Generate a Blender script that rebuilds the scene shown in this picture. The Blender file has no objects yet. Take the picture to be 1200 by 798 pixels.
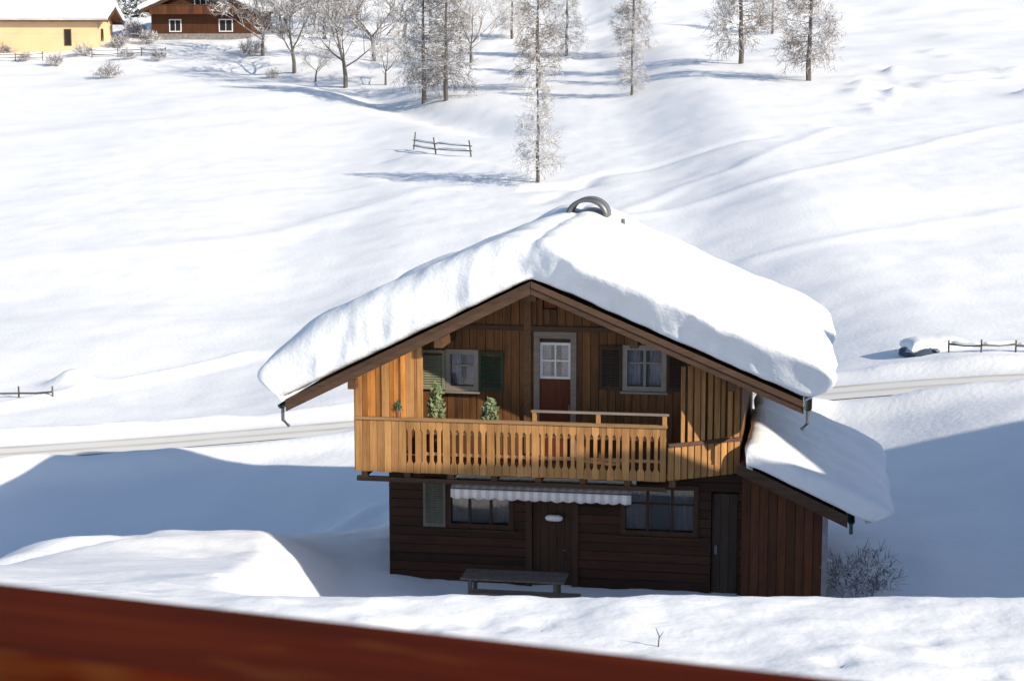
import bpy, bmesh, math, random
import numpy as np
from mathutils import Vector, noise as mnoise

# ------------------------------------------------------------------ camera, sky, sun, exposure
scene = bpy.context.scene
FPX = 2120.0                                   # focal length in photo pixels (1200 wide)
PITCH = math.atan(305 / FPX)
CAMZ = 11.4
cam = bpy.data.cameras.new('camera')
cam.sensor_width = 36.0
cam.lens = 36.0 * FPX / 1200.0
cam.clip_start = 0.05
cam.clip_end = 3000
cam.dof.use_dof = True
cam.dof.focus_distance = 42.0
cam.dof.aperture_fstop = 13.0
cam_o = bpy.data.objects.new('camera', cam)
scene.collection.objects.link(cam_o)
cam_o.location = (0, 0, CAMZ)
cam_o.rotation_euler = (math.pi / 2 - PITCH, 0, 0)
scene.camera = cam_o

SUN_AZ = math.radians(125)                     # from +Y towards +X
SUN_EL = math.radians(25)
to_sun = Vector((math.sin(SUN_AZ) * math.cos(SUN_EL), math.cos(SUN_AZ) * math.cos(SUN_EL), math.sin(SUN_EL)))
world = bpy.data.worlds.new('World')
scene.world = world
world.use_nodes = True
wn = world.node_tree.nodes
wl = world.node_tree.links
sky = wn.new('ShaderNodeTexSky')
sky.sky_type = 'NISHITA'
sky.sun_disc = False
sky.sun_elevation = SUN_EL
sky.sun_rotation = SUN_AZ
sky.altitude = 1400
sky.dust_density = 1.2
bgn = wn['Background']
wl.new(sky.outputs['Color'], bgn.inputs['Color'])
bgn.inputs['Strength'].default_value = 0.122
sun = bpy.data.lights.new('sun', 'SUN')
sun.energy = 4.5
sun.angle = math.radians(0.5)
sun.color = (1.0, 0.905, 0.755)
sun_o = bpy.data.objects.new('sun', sun)
scene.collection.objects.link(sun_o)
sun_o.rotation_euler = (-to_sun).to_track_quat('-Z', 'Y').to_euler()
sun_o.location = (40, -40, 60)
scene.view_settings.view_transform = 'Standard'
scene.view_settings.look = 'None'
scene.view_settings.gamma = 1
scene.view_settings.exposure = 0.48
scene.render.engine = 'CYCLES'
scene.cycles.max_bounces = 6

# ------------------------------------------------------------------ pixel helpers
_fw = np.array([0, math.cos(PITCH), -math.sin(PITCH)])
_up = np.array([0, math.sin(PITCH), math.cos(PITCH)])
_rt = np.array([1.0, 0, 0])
_cam = np.array([0, 0, CAMZ])

def ray(px, py):
    return _fw + _rt * (px - 600) / FPX + _up * (399 - py) / FPX

# ------------------------------------------------------------------ noise and terrain
_rng = np.random.RandomState(7)
_tab = _rng.rand(256, 256)

def vnoise(x, y):
    xi = np.floor(x).astype(int); yi = np.floor(y).astype(int)
    fx = x - xi; fy = y - yi
    fx = fx * fx * fx * (fx * (fx * 6 - 15) + 10); fy = fy * fy * fy * (fy * (fy * 6 - 15) + 10)
    a = _tab[xi % 256, yi % 256]; b = _tab[(xi + 1) % 256, yi % 256]
    c = _tab[xi % 256, (yi + 1) % 256]; d = _tab[(xi + 1) % 256, (yi + 1) % 256]
    return (a * (1 - fx) + b * fx) * (1 - fy) + (c * (1 - fx) + d * fx) * fy - 0.5

def fbm(x, y, s, o=3):
    r = 0; a = 1.0
    for k in range(o):
        r = r + a * vnoise(x / s + 17.3 * k, y / s + 9.1 * k)
        s = s * 0.5; a *= 0.5
    return r

def ss(a, b, v):
    t = np.clip((v - a) / (b - a), 0, 1)
    return t * t * (3 - 2 * t)

def seg_dist(x, y, pts):
    best = np.full(np.shape(x), 1e9)
    for (ax, ay), (bx, by) in zip(pts[:-1], pts[1:]):
        dx, dy = bx - ax, by - ay
        t = np.clip(((x - ax) * dx + (y - ay) * dy) / (dx * dx + dy * dy), 0, 1)
        d = np.hypot(x - ax - t * dx, y - ay - t * dy)
        best = np.minimum(best, d)
    return best

ROAD = []
RIDGES = []                                     # (points, height, width)
MOUNDS = []                                     # (x, y, radius_x, radius_y, height)

def base_height(x, y):
    x = np.asarray(x, float); y = np.asarray(y, float)
    # floor of the hollow, rising to the right, falling to the left
    z = 2.0 * ss(8, 17, x) * ss(41, 53, y) - 1.0 * ss(-5, -17, x) * ss(44, 58, y)
    z = z + 1.2 * ss(17, 60, x) - 0.8 * ss(-17, -60, x)
    z = z + (0.05 * np.clip(x, -30, 30)) * ss(50, 60, y) * (1 - ss(8, 17, np.abs(x)))
    # hillside beyond the road
    h = np.where(y > 64, 0.055 * np.clip(y - 64, 0, 20) * ss(64, 84, y), 0)
    h = h + 0.113 * np.clip(y - 80, 0, None) * ss(76, 100, y)
    h = h + 0.07 * np.clip(y - 190, 0, None) + 0.16 * np.clip(y - 250, 0, None)
    z = z + h
    # near plateau under the balcony and its edge
    left = np.interp(y, [17.1, 38, 45, 52], [6.4, 1.30, 0.1, 0])
    right = 6.4 * (1 - ss(17.0, 25, y))
    w = ss(-0.6, 1.6, x + 2.6 + (y - 17) * 0.11)
    near = left * (1 - w) + right * w
    near = np.where(y < 17.1, 6.4 + 0.02 * (17.1 - y), near)
    near = np.where(y < 0, 6.75 + 0.06 * (-y), near)
    z = z + near * (y < 52)
    z = z - 0.9 * ss(-8, -13, x) * ss(19, 34, y) * (1 - ss(44, 52, y))
    # higher terrace to the right, where the added shade houses stand
    e = x - (0.30 * y + 2.6)
    z = np.where(y < 75, np.maximum(z, z * (1 - ss(0, 6, e) * (1 - ss(42, 56, y))) + 6.4 * ss(0, 6, e) * (1 - ss(42, 56, y))), z)
    return z

def height(x, y):
    x = np.asarray(x, float); y = np.asarray(y, float)
    z = base_height(x, y)
    far = ss(60, 110, y)
    z = z + fbm(x, y, 9, 3) * (0.15 + 0.03 * far + 0.4 * ss(150, 200, y)) * (0.25 + 0.75 * ss(14, 30, np.abs(y - 40)))
    z = z + fbm(x + 50, y, 46, 2) * 0.75 * far
    z = z + fbm(x, y, 1.3, 2) * 0.05
    near = (y < 24)
    z = z + near * fbm(x, y, 0.5, 3) * 0.05 + ss(30, 24, y) * fbm(x + 3, y, 2.1, 2) * 0.10
    z = z + ss(28, 32, y) * ss(60, 45, y) * fbm(x, y + 8, 0.9, 3) * 0.07
    for pts, hh, wd in RIDGES:
        d = seg_dist(x, y, pts)
        z = z + hh * np.exp(-(d / wd) ** 2)
    for mx, my, rx, ry, hh in MOUNDS:
        z = z + hh * np.exp(-((x - mx) / rx) ** 2 - ((y - my) / ry) ** 2)
    if ROAD:
        d = seg_dist(x, y, ROAD)
        zr = road_level(x)
        k = 1 - ss(1.7, 3.4, d)
        z = z * (1 - k) + zr * k
        z = z + (0.42 + 0.3 * fbm(x, y, 2.2, 2)) * np.exp(-((d - 2.5) / 0.55) ** 2)
    return z

def road_level(x):
    return np.interp(x, ROADX, ROADZ)

def ground_at(px, py, lo=14, hi=400, f=None):
    """where the ray through a photo pixel first meets the ground"""
    d = ray(px, py)
    ts = np.linspace(lo, hi, 9000)
    P = _cam[None, :] + d[None, :] * ts[:, None]
    g = (f or height)(P[:, 0], P[:, 1])
    k = np.argmax(P[:, 2] < g)
    if not (P[:, 2] < g).any():
        k = len(ts) - 1
    return Vector((P[k, 0], P[k, 1], float(g[k])))

# road centre line found on the smooth base terrain
_r = [ground_at(px, py, 46, 90, base_height) for px, py in
      [(-500, 566), (-200, 548), (0, 532), (200, 519), (400, 503), (960, 456), (1200, 450), (1500, 446)]]
_rx = [p.x for p in _r]; _ry = [p.y for p in _r]
_rx = [_rx[0] - 120] + _rx + [_rx[-1] + 120]
_ry = [_ry[0] - 6] + _ry + [_ry[-1] + 30]
ROADX = np.linspace(_rx[0], _rx[-1], 120)
_ryy = np.interp(ROADX, _rx, _ry)
for _ in range(12):
    _ryy[1:-1] = (_ryy[:-2] + 2 * _ryy[1:-1] + _ryy[2:]) / 4
ROADZ = base_height(ROADX, _ryy) + 0.05
for _ in range(6):
    ROADZ[1:-1] = (ROADZ[:-2] + 2 * ROADZ[1:-1] + ROADZ[2:]) / 4
ROAD = list(zip(ROADX, _ryy))

def pxline(pts):
    return [tuple(ground_at(a, b, 40, 400, base_height)[:2]) for a, b in pts]

for pts, hh, wd in [
        ([(735, 250), (800, 222), (870, 198), (980, 152)], 0.12, 0.75),
        ([(735, 258), (900, 217), (1000, 195), (1165, 152), (1320, 120)], 0.12, 0.75),
        ([(880, 310), (960, 288), (1060, 270), (1200, 250), (1400, 225)], 0.11, 0.7),
        ([(640, 235), (700, 205), (800, 185), (900, 160)], -0.12, 0.7),
        ([(-60, 492), (60, 466), (170, 445), (290, 420), (420, 405)], 0.26, 0.5),
        ([(-200, 330), (60, 300), (300, 280), (520, 215)], 0.10, 1.2),
        ([(-100, 180), (120, 150), (330, 130)], 0.15, 2.5),
        ([(60, 668), (180, 622), (300, 590), (430, 556)], 0.16, 0.5),
        ([(150, 668), (260, 622), (330, 604), (440, 572)], -0.16, 0.45),
        ([(280, 82), (340, 92), (430, 108), (520, 132), (600, 150)], -0.9, 2.6),
        ([(465, 205), (520, 212), (600, 220), (680, 214)], -0.28, 1.3),
        ([(480, 184), (540, 192), (610, 200)], 0.3, 1.2)]:
    RIDGES.append((pxline(pts), hh, wd))
_m = ground_at(85, 452, 46, 120, base_height)
MOUNDS.append((_m.x, _m.y, 0.9, 0.8, 0.75))
MOUNDS.append((-1.9, 36.6, 1.7, 1.5, 0.55))
MOUNDS.append((-10.5, 51.0, 7.0, 4.2, -2.7))
MOUNDS += [(-7.6, 37.4, 3.2, 3.0, 0.34), (-5.2, 39.6, 2.4, 2.2, 0.22), (-9.8, 36.0, 1.6, 2.2, 0.3), (-8.3, 40.0, 1.2, 1.0, 0.18), (-6.2, 35.0, 1.1, 1.6, -0.15)]
RIDGES.append(([(-11.5, 31.0), (-9.2, 34.2), (-8.0, 37.0)], -0.22, 0.35))
random.seed(11)
for k in range(46):                             # rough, lumpy snow high on the right
    q = ground_at(random.uniform(1000, 1260), random.gauss(100, 14), 60, 400, base_height)
    MOUNDS.append((q.x, q.y, random.uniform(.5, 1.3), random.uniform(.5, 1.2), random.uniform(.15, .5)))
# trampled places on the near snow
for cx, cy, n, sx, sy in [(-0.95, 16.1, 16, 0.35, 0.3), (-0.2, 16.3, 7, 0.25, 0.2), (3.6, 15.4, 8, 0.5, 0.35), (-3.6, 18.6, 7, 0.4, 0.5)]:
    for k in range(n):
        MOUNDS.append((cx + random.gauss(0, sx), cy + random.gauss(0, sy), random.uniform(.06, .13), random.uniform(.08, .2), random.uniform(-.10, .07)))

# ------------------------------------------------------------------ materials
def new_mat(name):
    m = bpy.data.materials.new(name)
    m.use_nodes = True
    nt = m.node_tree
    return m, nt.nodes, nt.links, nt.nodes['Principled BSDF']

def ramp(N, stops):
    r = N.new('ShaderNodeValToRGB')
    el = r.color_ramp.elements
    el[0].position, el[0].color = stops[0][0], (*stops[0][1], 1)
    el[1].position, el[1].color = stops[-1][0], (*stops[-1][1], 1)
    for p, c in stops[1:-1]:
        e = el.new(p); e.color = (*c, 1)
    return r

def snow_mat(name, c1=(.80, .81, .83), c2=(.86, .865, .875), s1=2.0, b1=.25, s2=30.0, b2=.12):
    m, N, L, B = new_mat(name)
    tc = N.new('ShaderNodeTexCoord')
    n1 = N.new('ShaderNodeTexNoise'); n1.inputs['Scale'].default_value = s1; n1.inputs['Detail'].default_value = 5
    n2 = N.new('ShaderNodeTexNoise'); n2.inputs['Scale'].default_value = s2; n2.inputs['Detail'].default_value = 4
    L.new(tc.outputs['Object'], n1.inputs['Vector']); L.new(tc.outputs['Object'], n2.inputs['Vector'])
    r = ramp(N, [(.3, c1), (.7, c2)])
    L.new(n1.outputs['Fac'], r.inputs['Fac']); L.new(r.outputs['Color'], B.inputs['Base Color'])
    bu1 = N.new('ShaderNodeBump'); bu1.inputs['Strength'].default_value = b1; bu1.inputs['Distance'].default_value = .15
    bu2 = N.new('ShaderNodeBump'); bu2.inputs['Strength'].default_value = b2; bu2.inputs['Distance'].default_value = .035
    L.new(n1.outputs['Fac'], bu1.inputs['Height']); L.new(n2.outputs['Fac'], bu2.inputs['Height'])
    L.new(bu1.outputs['Normal'], bu2.inputs['Normal']); L.new(bu2.outputs['Normal'], B.inputs['Normal'])
    B.inputs['Roughness'].default_value = .75
    B.inputs['Specular IOR Level'].default_value = .25
    return m

def wood_mat(name, dark, light, axis='z', var=.45, rough=.75, scale=1.0):
    m, N, L, B = new_mat(name)
    tc = N.new('ShaderNodeTexCoord'); mp = N.new('ShaderNodeMapping')
    sc = {'z': (14, 14, .9), 'x': (.9, 14, 14), 'y': (14, .9, 14)}[axis]
    mp.inputs['Scale'].default_value = tuple(v * scale for v in sc)
    oi = N.new('ShaderNodeObjectInfo')
    ad = N.new('ShaderNodeVectorMath'); ad.operation = 'ADD'
    ml = N.new('ShaderNodeVectorMath'); ml.operation = 'SCALE'; ml.inputs['Scale'].default_value = 37
    cb = N.new('ShaderNodeCombineXYZ')
    for k in range(3): L.new(oi.outputs['Random'], cb.inputs[k])
    L.new(cb.outputs[0], ml.inputs[0]); L.new(tc.outputs['Object'], ad.inputs[0]); L.new(ml.outputs[0], ad.inputs[1])
    L.new(ad.outputs[0], mp.inputs['Vector'])
    n = N.new('ShaderNodeTexNoise'); n.inputs['Scale'].default_value = 1; n.inputs['Detail'].default_value = 6; n.inputs['Roughness'].default_value = .65
    L.new(mp.outputs[0], n.inputs['Vector'])
    n2 = N.new('ShaderNodeTexNoise'); n2.inputs['Scale'].default_value = 1.1; n2.inputs['Detail'].default_value = 5; n2.inputs['Roughness'].default_value = .7
    L.new(ad.outputs[0], n2.inputs['Vector'])
    r = ramp(N, [(.3, dark), (.5, tuple((a * .45 + b * .55) for a, b in zip(dark, light))), (.68, light)])
    mx = N.new('ShaderNodeMath'); mx.operation = 'MULTIPLY_ADD'; mx.inputs[1].default_value = .65
    L.new(n.outputs['Fac'], mx.inputs[0])
    ms = N.new('ShaderNodeMath'); ms.operation = 'MULTIPLY'; ms.inputs[1].default_value = .35
    L.new(n2.outputs['Fac'], ms.inputs[0]); L.new(ms.outputs[0], mx.inputs[2]); L.new(mx.outputs[0], r.inputs['Fac'])
    hs = N.new('ShaderNodeHueSaturation')
    mv = N.new('ShaderNodeMapRange'); mv.inputs['To Min'].default_value = 1 - var; mv.inputs['To Max'].default_value = 1 + var
    L.new(oi.outputs['Random'], mv.inputs['Value']); L.new(mv.outputs[0], hs.inputs['Value'])
    L.new(r.outputs['Color'], hs.inputs['Color']); L.new(hs.outputs[0], B.inputs['Base Color'])
    bu = N.new('ShaderNodeBump'); bu.inputs['Strength'].default_value = .4; bu.inputs['Distance'].default_value = .01
    L.new(n.outputs['Fac'], bu.inputs['Height']); L.new(bu.outputs[0], B.inputs['Normal'])
    B.inputs['Roughness'].default_value = rough
    B.inputs['Specular IOR Level'].default_value = .3
    return m

def plain(name, col, rough=.6, metal=0, nz=.25, scale=6):
    m, N, L, B = new_mat(name)
    tc = N.new('ShaderNodeTexCoord')
    n = N.new('ShaderNodeTexNoise'); n.inputs['Scale'].default_value = scale; n.inputs['Detail'].default_value = 5
    L.new(tc.outputs['Object'], n.inputs['Vector'])
    r = ramp(N, [(.25, tuple(c * (1 - nz) for c in col)), (.75, tuple(min(1, c * (1 + nz * .6)) for c in col))])
    L.new(n.outputs['Fac'], r.inputs['Fac']); L.new(r.outputs['Color'], B.inputs['Base Color'])
    B.inputs['Roughness'].default_value = rough; B.inputs['Metallic'].default_value = metal
    return m

def frosted(name, bark, amount=.35):
    """bark or needles with snow lying on whatever faces up"""
    m, N, L, B = new_mat(name)
    ge = N.new('ShaderNodeNewGeometry'); sp = N.new('ShaderNodeSeparateXYZ')
    L.new(ge.outputs['True Normal'], sp.inputs[0])
    n = N.new('ShaderNodeTexNoise'); n.inputs['Scale'].default_value = 1.3; n.inputs['Detail'].default_value = 4
    L.new(ge.outputs['Position'], n.inputs['Vector'])
    ad = N.new('ShaderNodeMath'); ad.operation = 'MULTIPLY_ADD'; ad.inputs[1].default_value = 1.4
    L.new(n.outputs['Fac'], ad.inputs[0]); L.new(sp.outputs['Z'], ad.inputs[2])
    mr = N.new('ShaderNodeMapRange'); mr.inputs['From Min'].default_value = 1.25 - amount; mr.inputs['From Max'].default_value = 1.55 - amount
    L.new(ad.outputs[0], mr.inputs['Value'])
    mx = N.new('ShaderNodeMix'); mx.data_type = 'RGBA'
    L.new(mr.outputs[0], mx.inputs['Factor'])
    mx.inputs['A'].default_value = (*bark, 1); mx.inputs['B'].default_value = (.82, .83, .85, 1)
    L.new(mx.outputs['Result'], B.inputs['Base Color'])
    B.inputs['Roughness'].default_value = .85
    return m

M = {}
M['snow'] = snow_mat('snow', s1=.35, b1=.2, s2=5, b2=.5)
M['roof_snow'] = snow_mat('roof_snow', s1=1.6, b1=.35, s2=14, b2=.3)
M['wall_wood'] = wood_mat('wall_wood', (.10, .045, .016), (.26, .125, .048), 'z')
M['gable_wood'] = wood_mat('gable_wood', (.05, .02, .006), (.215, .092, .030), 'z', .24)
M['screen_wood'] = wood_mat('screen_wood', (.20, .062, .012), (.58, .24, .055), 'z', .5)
M['rail_wood'] = wood_mat('rail_wood', (.24, .10, .03), (.54, .285, .10), 'z', .24)
M['rail_wood_x'] = wood_mat('rail_wood_x', (.20, .10, .04), (.44, .26, .12), 'x', .2)
M['grey_wood_x'] = wood_mat('grey_wood_x', (.17, .13, .10), (.30, .245, .20), 'x', .1)
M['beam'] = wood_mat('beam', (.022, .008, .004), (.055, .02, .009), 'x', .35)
M['beam_y'] = wood_mat('beam_y', (.06, .028, .014), (.15, .075, .035), 'y', .25)
M['fascia'] = wood_mat('fascia', (.04, .021, .012), (.10, .054, .032), 'x', .2)
M['soffit'] = wood_mat('soffit', (.09, .042, .018), (.20, .10, .045), 'y', .25)
M['annex_wood'] = wood_mat('annex_wood', (.05, .016, .006), (.13, .045, .015), 'z', .3)
M['red_wood'] = wood_mat('red_wood', (.085, .018, .008), (.17, .042, .016), 'z', .1)
M['door_wood'] = wood_mat('door_wood', (.03, .014, .008), (.07, .034, .018), 'z', .1)
M['green_shutter'] = wood_mat('green_shutter', (.022, .036, .02), (.042, .064, .034), 'z', .1)
M['olive_shutter'] = wood_mat('olive_shutter', (.17, .18, .11), (.29, .29, .19), 'z', .1)
M['dark_shutter'] = wood_mat('dark_shutter', (.03, .02, .014), (.06, .04, .028), 'z', .1)
M['grey_shutter'] = wood_mat('grey_shutter', (.10, .10, .08), (.17, .17, .13), 'z', .1)
M['frame'] = plain('frame_paint', (.24, .20, .165), .5, 0, .15)
M['white_frame'] = plain('white_frame', (.7, .68, .66), .5, 0, .08)
M['fence_wood'] = wood_mat('fence_wood', (.06, .05, .042), (.15, .13, .115), 'z', .2)
M['dark_room'] = plain('dark_room', (.015, .013, .012), .9)
M['dim_curtain'] = plain('dim_curtain', (.14, .12, .11), .9, 0, .25, 12)
M['curtain'] = plain('curtain', (.42, .37, .44), .9, 0, .25, 12)
M['metal'] = plain('grey_metal', (.16, .165, .17), .45, .6, .2)
M['copper'] = plain('copper_green', (.045, .075, .055), .5, .4, .3)
M['post_lilac'] = plain('pale_post', (.30, .26, .27), .8)
M['lamp'] = plain('white_enamel', (.8, .78, .74), .4, 0, .05)
M['plaster'] = plain('plaster', (.62, .58, .52), .9, 0, .12)
M['yellow'] = plain('yellow_render', (.74, .51, .29), .9, 0, .12, .5)
M['stone'] = plain('stone', (.24, .22, .21), .9, 0, .4, 3)
M['deck'] = wood_mat('deck', (.08, .035, .015), (.16, .07, .03), 'x', .2)
M['terracotta'] = plain('terracotta', (.36, .13, .06), .8)
M['leaf'] = plain('leaf', (.05, .09, .035), .7, 0, .4, 8)
M['pale_leaf'] = plain('pale_leaf', (.17, .21, .10), .8, 0, .3, 8)
M['trunk'] = frosted('bark', (.11, .094, .084), .25)
M['twig'] = frosted('frosted_twigs', (.15, .128, .115), .34)
M['twig_pale'] = frosted('hoar_twigs', (.33, .30, .28), .50)
M['brown_twig'] = frosted('brown_twigs', (.17, .13, .105), .22)
M['needles'] = frosted('needles', (.03, .05, .035), .15)
M['shrub_twig'] = frosted('shrub_twigs', (.13, .10, .10), .45)

def glass_mat():
    m, N, L, B = new_mat('window_glass')
    B.inputs['Base Color'].default_value = (.9, .93, .95, 1)
    B.inputs['Roughness'].default_value = .02
    B.inputs['Transmission Weight'].default_value = 1
    B.inputs['IOR'].default_value = 1.45
    tc = N.new('ShaderNodeTexCoord')
    n = N.new('ShaderNodeTexNoise'); n.inputs['Scale'].default_value = 1.5
    L.new(tc.outputs['Object'], n.inputs['Vector'])
    bu = N.new('ShaderNodeBump'); bu.inputs['Strength'].default_value = .04
    L.new(n.outputs['Fac'], bu.inputs['Height']); L.new(bu.outputs[0], B.inputs['Normal'])
    return m
M['glass'] = glass_mat()

def handrail_mat():
    m, N, L, B = new_mat('handrail_wood')
    tc = N.new('ShaderNodeTexCoord'); mp = N.new('ShaderNodeMapping'); mp.inputs['Scale'].default_value = (3.5, 45, 45)
    L.new(tc.outputs['Object'], mp.inputs['Vector'])
    n = N.new('ShaderNodeTexNoise'); n.inputs['Scale'].default_value = 1; n.inputs['Detail'].default_value = 7
    L.new(mp.outputs[0], n.inputs['Vector'])
    r = ramp(N, [(.3, (.045, .006, .001)), (.55, (.07, .009, .0015)), (.75, (.095, .015, .003))])
    L.new(n.outputs['Fac'], r.inputs['Fac'])
    n2 = N.new('ShaderNodeTexNoise'); n2.inputs['Scale'].default_value = 6.5; n2.inputs['Detail'].default_value = 2
    mp2 = N.new('ShaderNodeMapping'); mp2.inputs['Scale'].default_value = (1, 2.5, 1); mp2.inputs['Location'].default_value = (.33, .1, 0)
    L.new(tc.outputs['Object'], mp2.inputs['Vector']); L.new(mp2.outputs[0], n2.inputs['Vector'])
    mr = N.new('ShaderNodeMapRange'); mr.inputs['From Min'].default_value = .6; mr.inputs['From Max'].default_value = .78
    L.new(n2.outputs['Fac'], mr.inputs['Value'])
    mx = N.new('ShaderNodeMix'); mx.data_type = 'RGBA'; mx.inputs['B'].default_value = (.125, .04, .010, 1)
    L.new(mr.outputs[0], mx.inputs['Factor']); L.new(r.outputs['Color'], mx.inputs['A'])
    L.new(mx.outputs['Result'], B.inputs['Base Color'])
    B.inputs['Roughness'].default_value = .85
    B.inputs['Specular IOR Level'].default_value = .04
    return m
M['handrail'] = handrail_mat()

def road_mat():
    m, N, L, B = new_mat('packed_snow_road')
    uv = N.new('ShaderNodeUVMap'); sp = N.new('ShaderNodeSeparateXYZ'); L.new(uv.outputs[0], sp.inputs[0])
    tc = N.new('ShaderNodeTexCoord')
    n = N.new('ShaderNodeTexNoise'); n.inputs['Scale'].default_value = .55; n.inputs['Detail'].default_value = 6
    L.new(tc.outputs['Object'], n.inputs['Vector'])
    off = N.new('ShaderNodeMath'); off.operation = 'MULTIPLY_ADD'; off.inputs[1].default_value = .12
    L.new(n.outputs['Fac'], off.inputs[0]); L.new(sp.outputs['X'], off.inputs[2])
    w = N.new('ShaderNodeMath'); w.operation = 'MULTIPLY'; w.inputs[1].default_value = 2 * math.pi * 2
    L.new(off.outputs[0], w.inputs[0])
    co = N.new('ShaderNodeMath'); co.operation = 'COSINE'; L.new(w.outputs[0], co.inputs[0])
    mr = N.new('ShaderNodeMapRange'); mr.inputs['From Min'].default_value = .1; mr.inputs['From Max'].default_value = .9
    L.new(co.outputs[0], mr.inputs['Value'])
    mm = N.new('ShaderNodeMath'); mm.operation = 'MULTIPLY'; L.new(mr.outputs[0], mm.inputs[0]); L.new(n.outputs['Fac'], mm.inputs[1])
    mx = N.new('ShaderNodeMix'); mx.data_type = 'RGBA'
    mx.inputs['A'].default_value = (.82, .79, .73, 1); mx.inputs['B'].default_value = (.46, .38, .27, 1)
    L.new(mm.outputs[0], mx.inputs['Factor']); L.new(mx.outputs['Result'], B.inputs['Base Color'])
    B.inputs['Roughness'].default_value = .7
    return m
M['road'] = road_mat()

def awning_mat():
    m, N, L, B = new_mat('awning_cloth')
    tc = N.new('ShaderNodeTexCoord'); w = N.new('ShaderNodeTexWave'); w.inputs['Scale'].default_value = 1.6
    L.new(tc.outputs['Object'], w.inputs['Vector'])
    r = ramp(N, [(.35, (.82, .79, .76)), (.65, (.66, .58, .56))])
    L.new(w.outputs['Fac'], r.inputs['Fac']); L.new(r.outputs['Color'], B.inputs['Base Color'])
    B.inputs['Roughness'].default_value = .9
    return m
M['awning'] = awning_mat()

# ------------------------------------------------------------------ object helpers
COL = scene.collection

def empty(name, loc=(0, 0, 0), rz=0, label=None, cat=None, group=None, parent=None):
    o = bpy.data.objects.new(name, None); COL.objects.link(o)
    o.location = loc; o.rotation_euler = (0, 0, rz); o.empty_display_size = .2
    if parent: o.parent = parent
    return tag(o, label, cat, group)

def tag(o, label=None, cat=None, group=None, kind=None):
    if label: o['label'] = label
    if cat: o['category'] = cat
    if group: o['group'] = group
    if kind: o['kind'] = kind
    return o

def obj(name, verts, faces, mat, parent=None, smooth=False):
    me = bpy.data.meshes.new(name)
    me.from_pydata([tuple(v) for v in verts], [], [tuple(f) for f in faces])
    if isinstance(mat, str): mat = M[mat]
    me.materials.append(mat)
    if smooth: me.polygons.foreach_set('use_smooth', [True] * len(me.polygons))
    o = bpy.data.objects.new(name, me); COL.objects.link(o)
    if parent: o.parent = parent
    return o

class MB:
    """collects boxes, prisms and tubes of ONE piece"""
    def __init__(s): s.v = []; s.f = []
    def hexa(s, p):
        b = len(s.v); s.v += [tuple(q) for q in p]
        s.f += [tuple(b + i for i in q) for q in ((0, 3, 2, 1), (4, 5, 6, 7), (0, 1, 5, 4), (1, 2, 6, 5), (2, 3, 7, 6), (3, 0, 4, 7))]
        return s
    def box(s, x0, x1, y0, y1, z0, z1):
        return s.hexa([(x0, y0, z0), (x1, y0, z0), (x1, y1, z0), (x0, y1, z0), (x0, y0, z1), (x1, y0, z1), (x1, y1, z1), (x0, y1, z1)])
    def prism(s, poly, y0, y1):
        """polygon in x,z (counter-clockwise seen from -y) extruded along y"""
        n = len(poly); b = len(s.v)
        s.v += [(x, y0, z) for x, z in poly] + [(x, y1, z) for x, z in poly]
        s.f.append(tuple(b + i for i in range(n))); s.f.append(tuple(b + n + i for i in reversed(range(n))))
        for i in range(n):
            j = (i + 1) % n; s.f.append((b + j, b + i, b + n + i, b + n + j))
        return s
    def tube(s, pts, rad, n=6, cap=True):
        pts = [Vector(p) for p in pts]
        if not hasattr(rad, '__len__'): rad = [rad] * len(pts)
        b = len(s.v)
        for i, p in enumerate(pts):
            d = (pts[min(i + 1, len(pts) - 1)] - pts[max(i - 1, 0)]).normalized()
            u = d.orthogonal().normalized() if abs(d.z) < .95 else Vector((1, 0, 0)) - d * d.x
            u.normalize(); w = d.cross(u)
            for k in range(n):
                a = 2 * math.pi * k / n
                s.v.append(tuple(p + (u * math.cos(a) + w * math.sin(a)) * rad[i]))
        for i in range(len(pts) - 1):
            for k in range(n):
                k2 = (k + 1) % n
                s.f.append((b + i * n + k, b + i * n + k2, b + (i + 1) * n + k2, b + (i + 1) * n + k))
        if cap:
            s.f.append(tuple(b + k for k in reversed(range(n))))
            e = b + (len(pts) - 1) * n; s.f.append(tuple(e + k for k in range(n)))
        return s
    def build(s, name, mat, parent=None, smooth=False):
        return obj(name, s.v, s.f, mat, parent, smooth)

def copy_tree(o, parent=None):
    c = o.copy(); COL.objects.link(c)
    if parent: c.parent = parent
    for ch in list(o.children): copy_tree(ch, c)
    return c

# ------------------------------------------------------------------ the ground
def axis(parts):
    out = []
    for a, b, st in parts:
        n = max(1, int(round((b - a) / st))); out += list(np.linspace(a, b, n, endpoint=False))
    return out + [parts[-1][1]]
xs = np.array(axis([(-600, -200, 20), (-200, -70, 4), (-70, -32, .9), (-32, -7, .3), (-7, 7, .11), (7, 32, .3), (32, 70, .9), (70, 200, 4), (200, 600, 20)]))
ys = np.array(axis([(-200, -20, 12), (-20, 12, 1.5), (12, 19, .09), (19, 26, .18), (26, 70, .28), (70, 130, .4), (130, 230, .8), (230, 400, 4), (400, 900, 25)]))
X, Y = np.meshgrid(xs, ys)
Z = height(X, Y)
nx, ny = len(xs), len(ys)
idx = np.arange(nx * ny).reshape(ny, nx)
quads = np.stack([idx[:-1, :-1], idx[:-1, 1:], idx[1:, 1:], idx[1:, :-1]], -1).reshape(-1, 4)
me = bpy.data.meshes.new('ground')
me.vertices.add(nx * ny)
me.vertices.foreach_set('co', np.stack([X, Y, Z], -1).reshape(-1).astype(np.float32))
me.loops.add(quads.size)
me.loops.foreach_set('vertex_index', quads.reshape(-1).astype(np.int32))
me.polygons.add(len(quads))
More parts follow.
